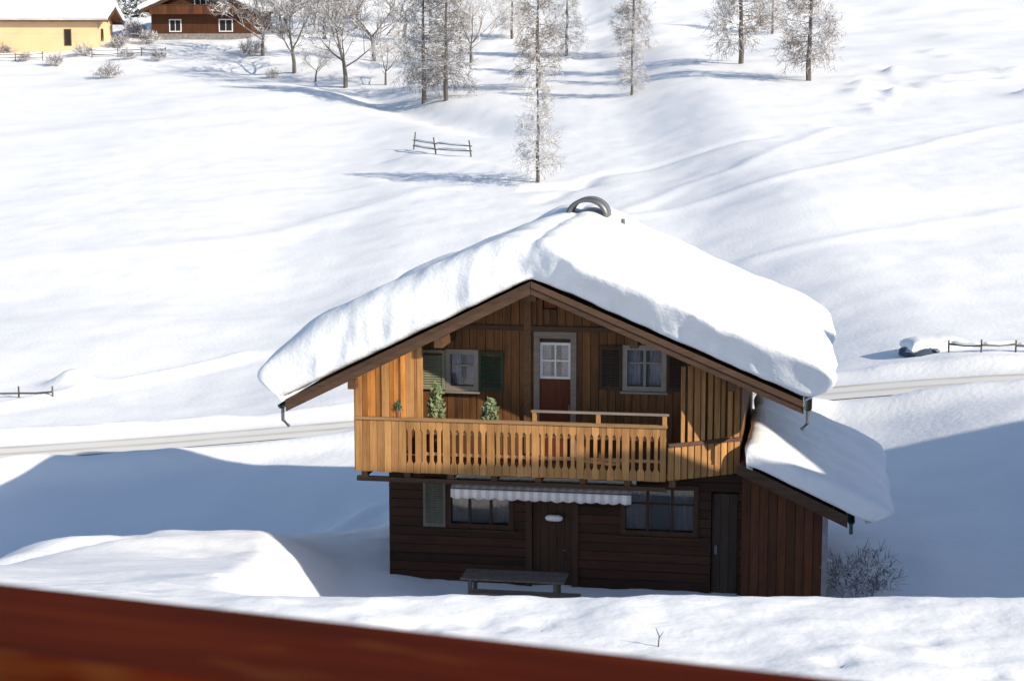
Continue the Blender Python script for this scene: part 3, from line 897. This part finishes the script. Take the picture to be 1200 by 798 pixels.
# ------------------------------------------------------------------ generic gabled house (background and shade houses)
def gable_house(name, loc, rz, hw_, depth, wall_h, slope, label, wall_m, upper_m, wins, snow_label, snow_t=.9, over=.9, front_over=1.2, balcony=None, door=None, side_wins=(), sub=0.35, chim=None, fm='white_frame'):
    """gable front towards local -y, ridge along y, base at z=0"""
    h = empty(name, loc, rz, label, 'house')
    top = lambda x: wall_h + slope * hw_ + .2 - slope * abs(x)
    sof = lambda x: top(x) - .2
    spl = wall_h * sub
    MB().box(-hw_, hw_, 0, depth, -3.0, spl).build('lower_wall', wall_m, h)
    up = MB().prism([(-hw_ - .015, spl + .004), (hw_ + .015, spl + .004), (hw_ + .015, sof(hw_ + .015) - .01), (0, sof(0) - .01), (-hw_ - .015, sof(hw_ + .015) - .01)], -.015, depth + .015).build('upper_wall', upper_m, h)
    for s in (-1, 1):
        xe = s * (hw_ + over)
        a, b = sorted((0, xe))
        MB().prism([(a, top(a) - .19), (b, top(b) - .19), (b, top(b)), (a, top(a))], -front_over, depth + over).build('roof_slab', 'soffit', h)
        MB().prism([(a, top(a) - .34), (b, top(b) - .34), (b, top(b) + .02), (a, top(a) + .02)], -front_over - .06, -front_over - .004).build('verge_board', 'fascia', h)
    for (x0, x1, z0, z1) in wins:
        w = empty('window', parent=h)
        m = MB(); t = .12
        m.box(x0 - t, x0, -.08, -.02, z0 - t, z1 + t); m.box(x1, x1 + t, -.08, -.02, z0 - t, z1 + t); m.box(x0, x1, -.078, -.02, z0 - t, z0); m.box(x0, x1, -.078, -.02, z1, z1 + t)
        m.box((x0 + x1) / 2 - .035, (x0 + x1) / 2 + .035, -.076, -.02, z0, z1)
        m.build('frame', fm, w)
        MB().box(x0, (x0 + x1) / 2 - .035, -.045, -.018, z0, z1).build('pane', 'dark_room', w)
        MB().box((x0 + x1) / 2 + .035, x1, -.045, -.018, z0, z1).build('pane', 'dark_room', w)
    for (y0, y1, z0, z1) in side_wins:
        for s in (-1,):
            w = empty('window', parent=h); t = .12; X0 = -hw_
            m = MB(); m.box(X0 - .07, X0 - .02, y0 - t, y0, z0 - t, z1 + t); m.box(X0 - .07, X0 - .02, y1, y1 + t, z0 - t, z1 + t); m.box(X0 - .068, X0 - .02, y0, y1, z0 - t, z0); m.box(X0 - .068, X0 - .02, y0, y1, z1, z1 + t)
            m.build('frame', fm, w)
            MB().box(X0 - .045, X0 - .018, y0, y1, z0, z1).build('pane', 'dark_room', w)
    if door:
        x0, x1, z1 = door
        dd = empty('door', parent=h)
        MB().box(x0, x1, -.09, -.02, -.3, z1).build('panel', 'door_wood', dd)
        MB().box(x1 - .15, x1 - .1, -.13, -.092, 1.0, 1.15).build('handle', 'metal', dd)
    if balcony:
        z = balcony
        b = empty('balcony', parent=h)
        MB().box(-hw_ + .1, hw_ - .1, -1.1, -.02, z - .12, z).build('floor', 'soffit', b)
        n = 22
        for k in range(n):
            a = -hw_ + .1 + (2 * hw_ - .2) * k / n
            MB().box(a + .015, a + (2 * hw_ - .2) / n - .015, -1.14, -1.105, z - .16, z + .85).build('parapet_board', upper_m, b)
        MB().box(-hw_ + .05, hw_ - .05, -1.2, -1.06, z + .855, z + .93).build('top_rail', 'fascia', b)
    if chim:
        x, y = chim
        MB().box(x - .4, x + .4, y - .4, y + .4, top(x) - .3, top(0) + 1.9).build('chimney', 'plaster', h)
    snow_cap('roof_snow', top, -hw_ - over - .1, hw_ + over + .1, -front_over - .08, depth + over + .05, snow_t, .3, snow_label, nxm=40, nym=30, loc=loc, rz=rz, seed=loc[0] * 3.1)
    return h

# added houses out of frame on the right, placed and pitched to shade the hollow
g0 = 6.2
gable_house('shade_house', (16.4, 25.6, g0), math.radians(-99.5), 4.7, 7.8, 2.5, .88, 'steep roofed timber house with snowy roof added for shade right of the balcony', 'plaster', 'wall_wood',
            [(-3.3, -2.3, .9, 1.9), (2.1, 3.1, .9, 1.9), (-1.5, -.6, 3.3, 4.3), (.6, 1.5, 3.3, 4.3)], 'white snow on the roof of the steep roofed shade house', snow_t=.9, over=.6, door=(-.5, .6, 2.05))
gable_house('shade_house', (27.9, 28.5, g0), math.radians(-79.5), 5.2, 21.0, 7.2, .44, 'tall timber house with snowy roof added for shade behind the steep roofed house', 'plaster', 'wall_wood',
            [(-3.2, -2.1, 1.0, 2.3), (2.0, 3.1, 1.0, 2.3), (-3.2, -2.1, 4.3, 5.6), (2.0, 3.1, 4.3, 5.6)], 'white snow on the roof of the tall shade house', snow_t=.9, balcony=3.8,
            side_wins=[(2, 3.1, 4.4, 5.7), (6, 7.1, 4.4, 5.7), (10, 11.1, 4.4, 5.7), (14, 15.1, 4.4, 5.7)])

# houses at the top of the slope
def far_spot(px, py): return ground_at(px, py, 60, 500)
p = far_spot(113, 56)
gable_house('yellow_house', (p.x, p.y + 4.6, p.z), math.radians(92), 4.6, 15, 3.0, .30, 'pale yellow rendered house with snowy roof at the top left', 'yellow', 'yellow',
            [(-2.6, -1.5, .9, 2.0)], 'white snow on the yellow house roof', fm='fascia', snow_t=.9, over=.8, front_over=1.2, sub=.5,
            side_wins=[(3.0, 3.55, .3, 1.9), (12.5, 13.6, .9, 2.0)])
p = far_spot(236, 47)
gable_house('dark_chalet', (p.x, p.y, p.z), math.radians(-6), 5.8, 10, 3.5, .42, 'dark brown chalet with white framed window beyond the bare trees', 'stone', 'annex_wood',
            [(2.2, 3.6, 1.0, 2.2), (-3.6, -2.4, 1.0, 2.2), (-.6, .6, 3.9, 4.7)], 'white snow on the dark brown chalet roof', snow_t=.8, balcony=3.0, sub=.2, chim=(1.6, 5))

# ------------------------------------------------------------------ trees
def grow(kind, seed, H):
    """returns trunk MB and crown MB"""
    R = random.Random(seed)
    tr, cr = MB(), MB()
    def rv(s): return Vector((R.gauss(0, s), R.gauss(0, s), R.gauss(0, s)))
    def branch(p, d, L, r, lev, maxlev, up, nseg=3):
        pts = [p.copy()]; q = p.copy(); dd = d.copy()
        for _ in range(nseg):
            dd = (dd + rv(.13) + Vector((0, 0, up * .12))).normalized(); q = q + dd * (L / nseg); pts.append(q.copy())
        rr = [r * (1 - .7 * i / nseg) for i in range(nseg + 1)]
        (tr if lev == 0 else cr).tube(pts, rr, 5 if lev == 0 else 3, False)
        if lev < maxlev:
            n = R.randint(5, 7) if lev else R.randint(7, 9)
            for _ in range(n):
                t = R.uniform(.3, 1) * nseg; i = min(int(t), nseg - 1); f = t - i
                b = pts[i].lerp(pts[i + 1], f)
                ax = (pts[i + 1] - pts[i]).normalized()
                o = ax.orthogonal().normalized(); o.rotate(__import__('mathutils').Quaternion(ax, R.uniform(0, 6.283)))
                nd = (ax * R.uniform(.45, .9) + o * R.uniform(.5, .95) + Vector((0, 0, .12 * up))).normalized()
                branch(b, nd, L * R.uniform(.42, .62), max(r * .5, .016), lev + 1, maxlev, up, 3 if lev < 2 else 2)
    if kind == 'larch':
        pts = [Vector((0, 0, -.6))]
        for i in range(1, 11): pts.append(Vector((R.gauss(0, .05), R.gauss(0, .05), H * i / 10)))
        tr.tube(pts, [max(.018 * H * (1 - i / 10.5), .015) for i in range(11)], 7)
        z = H * .13
        while z < H * .98:
            f = z / H
            L = H * .21 * (1 - f) ** .75 * (min(1, .55 + f * 2)) + .25
            for _ in range(R.randint(4, 6)):
                a = R.uniform(0, 6.283)
                d = Vector((math.cos(a), math.sin(a), R.uniform(-.12, .3)))
                branch(Vector((0, 0, z)), d.normalized(), L * R.uniform(.6, 1.1), .028 * (1 - f) + .014, 1, 3, -.3)
            z += H * R.uniform(.022, .038)
    elif kind == 'tree':
        pts = [Vector((0, 0, -.6)), Vector((0, 0, H * .1)), Vector((R.gauss(0, .1), R.gauss(0, .1), H * .24))]
        tr.tube(pts, [.024 * H, .02 * H, .016 * H], 7)
        for _ in range(R.randint(6, 8)):
            a = R.uniform(0, 6.283); e = R.uniform(.35, 1.4)
            d = Vector((math.cos(a) * .8, math.sin(a) * .8, e)).normalized()
            branch(pts[R.choice((1, 2, 2, 2))].lerp(pts[2], .6), d, H * R.uniform(.38, .62), .0095 * H, 0, 3, .5, 4)
    elif kind == 'shrub':
        for _ in range(24):
            a = R.uniform(0, 6.283); e = R.uniform(.5, 1.8)
            d = Vector((math.cos(a) * .8, math.sin(a) * .8, e)).normalized()
            branch(Vector((R.gauss(0, H * .12), R.gauss(0, H * .12), -.15)), d, H * R.uniform(.5, .85), .012, 1, 3, .2, 3)
        tr.tube([(0, 0, -.3), (0, 0, H * .25)], [.03, .02], 5)
    elif kind == 'spruce':
        tr.tube([(0, 0, -.6), (0, 0, H * .5), (0, 0, H)], [.02 * H, .012 * H, .02], 7)
        z = H * .08
        while z < H * .97:
            f = z / H; L = H * .24 * (1 - f) + .2
            n = max(5, int(13 * (1 - f)) + 3)
            for k in range(n):
                a = 6.283 * k / n + R.uniform(-.3, .3); l = L * R.uniform(.75, 1.1)
                d = Vector((math.cos(a), math.sin(a), 0)); s = Vector((-d.y, d.x, 0))
                for m_ in range(7):
                    t0, t1 = m_ / 7, (m_ + 1.35) / 7
                    w = l * .16 * (1.1 - t0); dz = -.35 * l * t0 + R.uniform(-.06, .06)
                    b = len(cr.v); c0 = Vector((0, 0, z + dz)) + d * l * t0; c1 = Vector((0, 0, z + dz - .1 * l)) + d * l * t1
                    w2 = R.uniform(.6, 1.3)
                    cr.v += [tuple(c0 + s * w * .3), tuple(c0 - s * w * .3), tuple(c1 - s * w * w2 + Vector((0, 0, -.12))), tuple(c1 + d * .06), tuple(c1 + s * w * w2 + Vector((0, 0, -.12)))]
                    cr.f += [(b, b + 1, b + 3), (b + 1, b + 2, b + 3), (b, b + 3, b + 4)]
            z += H * .03
    return tr, cr

_tree_cache = {}
def tree(name, kind, seed, H, mat, loc, rz, label, cat, group, scale=1.0, tm='trunk'):
    key = (kind, seed, H)
    if key not in _tree_cache:
        t, c = grow(kind, seed, H)
        mt = bpy.data.meshes.new('trunk'); mt.from_pydata(t.v, [], t.f); mt.materials.append(M[tm])
        _tree_cache[key] = (mt, c, {})
    mt, c, by = _tree_cache[key]
    if mat not in by:
        mc = bpy.data.meshes.new('crown'); mc.from_pydata(c.v, [], c.f); mc.materials.append(M[mat]); by[mat] = mc
    o = empty(name, loc, rz, label, cat, group)
    o.scale = (scale,) * 3
    for nm, me_ in (('trunk', mt), ('crown', by[mat])):
        q = bpy.data.objects.new(nm, me_); COL.objects.link(q); q.parent = o
    return o

TREES = [
    (630, 104, 'larch', 1, 1.00, 'brown_twig', 'tall bare larch whose trunk rises behind the small frosted tree'),
    (948, 95, 'larch', 2, 1.05, 'brown_twig', 'rightmost bare larch with a straight dark trunk'),
    (868, 75, 'larch', 1, 1.12, 'brown_twig', 'bare larch standing just left of the rightmost one'),
    (740, 112, 'larch', 2, .55, 'twig_pale', 'low pale frosted larch below the brownish one'),
    (742, 64, 'larch', 1, .85, 'brown_twig', 'brownish larch behind the low pale frosted one'),
    (630, 214, 'larch', 3, .62, 'twig_pale', 'small frosted tree standing alone above the chalet roof'),
    (405, 103, 'tree', 1, 1.00, 'twig', 'bare tree with a thick forked trunk at the lower edge of the grove'),
    (345, 86, 'tree', 2, .95, 'twig', 'spreading bare tree on the left of the grove'),
    (308, 66, 'tree', 1, .85, 'twig', 'leftmost bare tree beside the dark chalet'),
    (438, 72, 'tree', 2, 1.0, 'twig', 'bare snowy tree behind the thick forked one'),
    (497, 121, 'larch', 2, 1.05, 'twig', 'left one of the two slim trunks in front of the grove'),
    (523, 118, 'larch', 3, 1.00, 'twig', 'right one of the two slim trunks in front of the grove'),
    (552, 74, 'tree', 1, .72, 'twig_pale', 'small pale tree between the grove and the tall larch'),
    (664, 66, 'larch', 3, .75, 'twig_pale', 'pale slim larch right behind the tall larch'),
    (600, 46, 'larch', 2, .75, 'twig_pale', 'pale slim larch left behind the tall larch'),
    (380, 46, 'tree', 1, .95, 'twig', 'bare tree in the back of the grove above the spreading one'),
    (474, 52, 'tree', 2, 1.05, 'twig', 'bare tree in the back of the grove near the slim trunks'),
    (330, 40, 'tree', 2, .8, 'twig', 'bare tree at the upper left of the grove behind the leftmost one'),
    (418, 34, 'tree', 1, .9, 'twig', 'bare tree at the upper middle of the grove'),
    (505, 30, 'tree', 1, .9, 'twig_pale', 'pale tree at the top of the grove above the slim trunks'),
    (452, 100, 'tree', 1, .5, 'twig_pale', 'low pale tree between the forked trunk and the slim trunks'),
    (370, 96, 'tree', 2, .42, 'twig_pale', 'low pale sapling left of the thick forked trunk'),
    (540, 50, 'larch', 3, .7, 'twig', 'slim larch at the right end of the grove'),
    (905, 40, 'larch', 3, .6, 'twig_pale', 'pale larch far behind and between the two right larches'),
]
for k, (px, py, kind, seed, sc, mat, lab) in enumerate(TREES):
    p = far_spot(px, py)
    H = {'larch': 12.5, 'tree': 10.5}[kind]
    tree('larch_tree' if kind == 'larch' else 'bare_tree', kind, seed, H, mat, p, k * 2.4, lab, 'tree', 'bare trees on the snowy slope', sc)
for k, (px, py, dy, sc, lab) in enumerate([(135, 40, 14, 1.0, 'dark spruce behind the yellow house'), (165, 36, 12, .9, 'dark spruce between the yellow house and the dark chalet')]):
    p = far_spot(px, py)
    x_, y_ = p.x * (p.y + dy) / p.y, p.y + dy
    tree('spruce_tree', 'spruce', 5, 9.0, 'needles', (x_, y_, gz(x_, y_)), k * 1.3, lab, 'tree', 'dark spruces by the far houses', sc)
for k, (px, py, H, mat, lab) in enumerate([
        (66, 78, .8, 'shrub_twig', 'bare snowy shrub in front of the yellow house door'),
        (126, 92, .95, 'shrub_twig', 'bare snowy shrub below the right end of the far fence'),
        (172, 52, 1.0, 'shrub_twig', 'twiggy shrub beside the dark chalet'),
        (150, 70, .7, 'shrub_twig', 'small shrub at the far garden fence'),
        (30, 72, .6, 'shrub_twig', 'low shrub under the yellow house windows'),
        (292, 66, 1.1, 'shrub_twig', 'tangled shrub at the left foot of the grove'),
        (8, 64, .7, 'shrub_twig', 'low shrub at the left end of the far garden fence'),
        (100, 66, .8, 'shrub_twig', 'shrub between the two far garden fences'),
        (140, 56, 1.0, 'shrub_twig', 'snowy shrub at the right corner of the yellow house'),
        (185, 72, .75, 'shrub_twig', 'shrub at the right end of the far garden fence'),
        (160, 44, 1.2, 'shrub_twig', 'tall shrub between the yellow house and the dark chalet'),
        (320, 92, .6, 'shrub_twig', 'low shrub under the spreading tree of the grove')]):
    p = far_spot(px, py)
    tree('shrub', 'shrub', 4, 2.0, mat, p, k * 1.7, lab, 'shrub', 'snowy shrubs by the far gardens', H)
# twiggy shrub beside the annex
q = hw(7.05, .2); tree('shrub', 'shrub', 8, 2.0, 'shrub_twig', (q.x, q.y, gz(q.x, q.y)), .4, 'bare grey shrub against the right side of the annex', 'shrub', None, .62)

# ------------------------------------------------------------------ fences
def fence(name, pts, post_h, label, rails=(.45, .85), lean=0, snow=True, pr=.06):
    P = [Vector(p) for p in pts]
    f = empty(name, P[0], 0, label, 'fence')
    rnd = random.Random(len(label))
    loc = [p - P[0] for p in P]
    for p in loc:
        l = Vector((rnd.gauss(0, lean), rnd.gauss(0, lean), 0))
        MB().tube([p + Vector((0, 0, -.5)), p + l + Vector((0, 0, post_h * rnd.uniform(.92, 1.08)))], [pr, pr * .85], 7).build('post', 'fence_wood', f)
    for r in rails:
        for a, b in zip(loc[:-1], loc[1:]):
            z0, z1 = r * post_h + rnd.uniform(-.05, .05), r * post_h + rnd.uniform(-.05, .05)
            A, B = a + Vector((0, -pr * .9, z0)), b + Vector((0, -pr * .9, z1))
            rl = MB().tube([A, (A + B) / 2 - Vector((0, 0, .03)), B], .04, 6).build('rail', 'fence_wood', f)
            if snow:
                n = 7; s = MB()
                s.tube([A.lerp(B, t) + Vector((0, 0, .055 + .02 * math.sin(9 * t))) for t in np.linspace(.05, .95, n)], [.02] + [.06 + .012 * rnd.random() for _ in range(n - 2)] + [.02], 7)
                s.build('snow', 'roof_snow', rl, True)
    return f
fence('fence', [far_spot(a, b) for a, b in ((484, 176), (512, 181), (553, 184))], 1.2, 'weathered post and rail fence on the slope left of the frosted tree', (.3, .62), .12, True, .06)
fence('fence', [far_spot(a, b) for a, b in ((-40, 72), (-10, 72), (18, 72), (50, 71))], .9, 'low garden fence below the yellow house windows', (.4, .8), .03)
fence('fence', [far_spot(a, b) for a, b in ((108, 68), (138, 67), (166, 66), (194, 66))], .95, 'low garden fence right of the yellow house', (.4, .8), .03)
fence('fence', [far_spot(a, b) for a, b in ((-60, 466), (-20, 466), (22, 466), (62, 465))], .42, 'half buried rail fence at the left edge of the field', (.55,), .02, False, .04)
fence('fence', [far_spot(a, b) for a, b in ((1112, 413), (1150, 413), (1190, 413), (1235, 413))], .42, 'half buried rail fence above the road on the right', (.6,), .02, True, .035)

# half snowed heap whose blue grey colour paints in a hollow's shade
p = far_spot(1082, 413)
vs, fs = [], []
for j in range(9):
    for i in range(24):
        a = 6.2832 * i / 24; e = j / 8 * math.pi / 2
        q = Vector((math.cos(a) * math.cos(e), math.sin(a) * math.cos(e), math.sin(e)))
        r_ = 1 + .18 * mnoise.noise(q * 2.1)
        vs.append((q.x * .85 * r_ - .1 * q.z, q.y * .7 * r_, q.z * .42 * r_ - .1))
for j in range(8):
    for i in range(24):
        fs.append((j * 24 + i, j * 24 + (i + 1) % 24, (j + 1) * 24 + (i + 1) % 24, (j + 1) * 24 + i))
M['hollow_shade'] = frosted('blue_grey_shade', (.035, .055, .095), -.15)
o = obj('shade_heap', vs, fs, 'hollow_shade', None, True); o.location = p
tag(o, 'low heap painted shade blue, half snowed in above the road', 'heap')
snow_cap('heap_snow', lambda x: .02, -.55, 1.5, -.45, .75, .5, .1, 'rounded snow drift lying over the shade blue heap', nxm=10, nym=8, loc=(p.x, p.y, p.z), rz=.1, seed=5)

# ------------------------------------------------------------------ things round the chalet
def on_house(name, x, y, z, label, cat):
    q = hw(x, y); return empty(name, (q.x, q.y, z), HR, label, cat)
gq = hw(-.2, -2.1); gt0 = gz(gq.x, gq.y)
tb = on_house('garden_table', -.2, -2.05, gt0, 'long grey garden table before the ground floor windows', 'table')
for k in range(4): MB().box(-1.2, 1.05, -.4 + k * .2 + .006, -.4 + (k + 1) * .2 - .006, .70, .74).build('plank', 'fence_wood', tb)
for xx in (-1.0, .85):
    for yy in (-.3, .3): MB().box(xx - .04, xx + .04, yy - .04, yy + .04, -.2, .699).build('leg', 'fence_wood', tb)
bn = on_house('garden_bench', 0.05, -2.85, gz(*hw(.05, -2.85)[:2]), 'low grey bench in front of the garden table', 'bench')
for k in range(2): MB().box(-1.15, 1.2, -.17 + k * .17 + .005, -.17 + (k + 1) * .17 - .005, .5, .54).build('seat', 'fence_wood', bn)
for xx in (-.95, 1.0): MB().box(xx - .03, xx + .03, -.14, .14, -.2, .499).build('leg', 'fence_wood', bn)

def potted(x, y, z, h, mat, label, seed):
    o = on_house('potted_plant', x, y, z, label, 'plant')
    m = MB(); m.tube([(0, 0, 0), (0, 0, .2), (0, 0, .22)], [.1, .14, .14], 12); m.build('pot', 'terracotta', o)
    R = random.Random(seed); f = MB()
    for k in range(260):
        a = R.uniform(0, 6.283); e = R.uniform(.1, 1.4); r = R.uniform(.4, 1) ** .5
        c = Vector((math.cos(a) * math.cos(e) * .2 * r, math.sin(a) * math.cos(e) * .2 * r, .22 + h * math.sin(e) * r))
        d = Vector((R.gauss(0, 1), R.gauss(0, 1), R.gauss(.4, 1))).normalized(); u = d.orthogonal().normalized()
        b = len(f.v); l = R.uniform(.05, .1)
        f.v += [tuple(c - d * l), tuple(c + u * l * .45), tuple(c + d * l), tuple(c - u * l * .45)]; f.f.append((b, b + 1, b + 2, b + 3))
    f.build('foliage', mat, o)
    st = MB(); st.tube([(0, 0, .2), (0, 0, .22 + h * .7)], .012, 5); st.build('stem', 'door_wood', o)
    return o
potted(-3.0, -1.21, 4.037, .22, 'leaf', 'small dark green plant on the balcony rail before the orange boards', 9).scale = (.62, .3, .8)
# the others stand on slim stands behind the parapet
def box_on_floor(x, y, z0, label):
    o = on_house('plant_stand', x, y, z0, label, 'stand')
    MB().box(-.16, .16, -.14, .14, .63, .67).build('top', 'rail_wood_x', o)
    for a in (-.13, .13):
        for b in (-.11, .11): MB().box(a - .02, a + .02, b - .02, b + .02, 0, .629).build('leg', 'rail_wood', o)
box_on_floor(-1.05, -.75, 2.97, 'slim plant stand under the pale potted plant')
potted(-1.05, -.75, 3.64, .6, 'pale_leaf', 'pale green potted plant before the dark green shutter', 3)
box_on_floor(-2.25, -.8, 2.97, 'slim plant stand behind the boarded screen')
potted(-2.25, -.8, 3.64, .9, 'pale_leaf', 'tall yellowish potted plant before the olive shutter', 6)

# dry twig in the near snow
p = ground_at(771, 757, 12, 30)
t = MB(); t.tube([p + Vector((0, 0, -.05)), p + Vector((.01, 0, .09)), p + Vector((-.02, .01, .17))], [.008, .006, .003], 5); t.tube([p + Vector((.01, 0, .08)), p + Vector((.05, 0, .14))], [.005, .002], 5)
tag(t.build('twig', 'trunk'), 'short dry twig sticking out of the near snow', 'twig')

# ------------------------------------------------------------------ the balcony the picture is taken from
RZ = CAMZ - .345
a = Vector((-.345, 1.225)); b = Vector((.198, 1.024)); dr = (b - a).normalized(); rot = math.atan2(dr.y, dr.x)
mid = (a + b) / 2
rb = empty('balcony_railing', (mid.x, mid.y, RZ - 1.0), rot, 'dark red brown wooden balcony railing across the lower left corner', 'railing')
m = MB()
# handrail with rounded long edges; its far edge is local y = 0
hwid, hth, rr = .15, .055, .014
prof = []
for cx, cz, a0 in ((-rr, -rr, 0), (-hwid + rr, -rr, 90), (-hwid + rr, -hth + rr, 180), (-rr, -hth + rr, 270)):
    for k in range(5):
        an_ = math.radians(a0 + k * 22.5); prof.append((cx + rr * math.cos(an_), cz + rr * math.sin(an_)))
n = len(prof); L0, L1 = -2.6, 2.4
vs = [(L0, y, 1.0 + z) for y, z in prof] + [(L1, y, 1.0 + z) for y, z in prof]
fs = [tuple(range(n)), tuple(reversed(range(n, 2 * n)))] + [((i + 1) % n, i, n + i, n + (i + 1) % n) for i in range(n)]
obj('handrail', vs, fs, 'handrail', rb)
for k in range(36):
    xx = L0 + .06 + k * .138
    MB().box(xx, xx + .1, -.09, -.065, .06, .944).build('baluster', 'handrail', rb)
MB().box(L0, L1, -.11, -.045, .0, .055).build('bottom_rail', 'handrail', rb)
dk = empty('viewing_balcony', (mid.x, mid.y, RZ - 1.0), rot, 'wooden balcony deck carrying the brown railing', 'balcony')
for k in range(12):
    yy = -.01 - (k + 1) * .14
    MB().box(L0, L1, yy, yy + .132, -.05, -.002).build('plank', 'deck', dk)
for xx in (L0 + .1, -.1, L1 - .2):
    MB().box(xx, xx + .12, -1.68, -.03, -.22, -.052).build('joist', 'beam_y', dk)
    for yy in (-.3, -1.5): MB().box(xx, xx + .12, yy, yy + .12, -5.2, -.222).build('post', 'beam_y', dk)
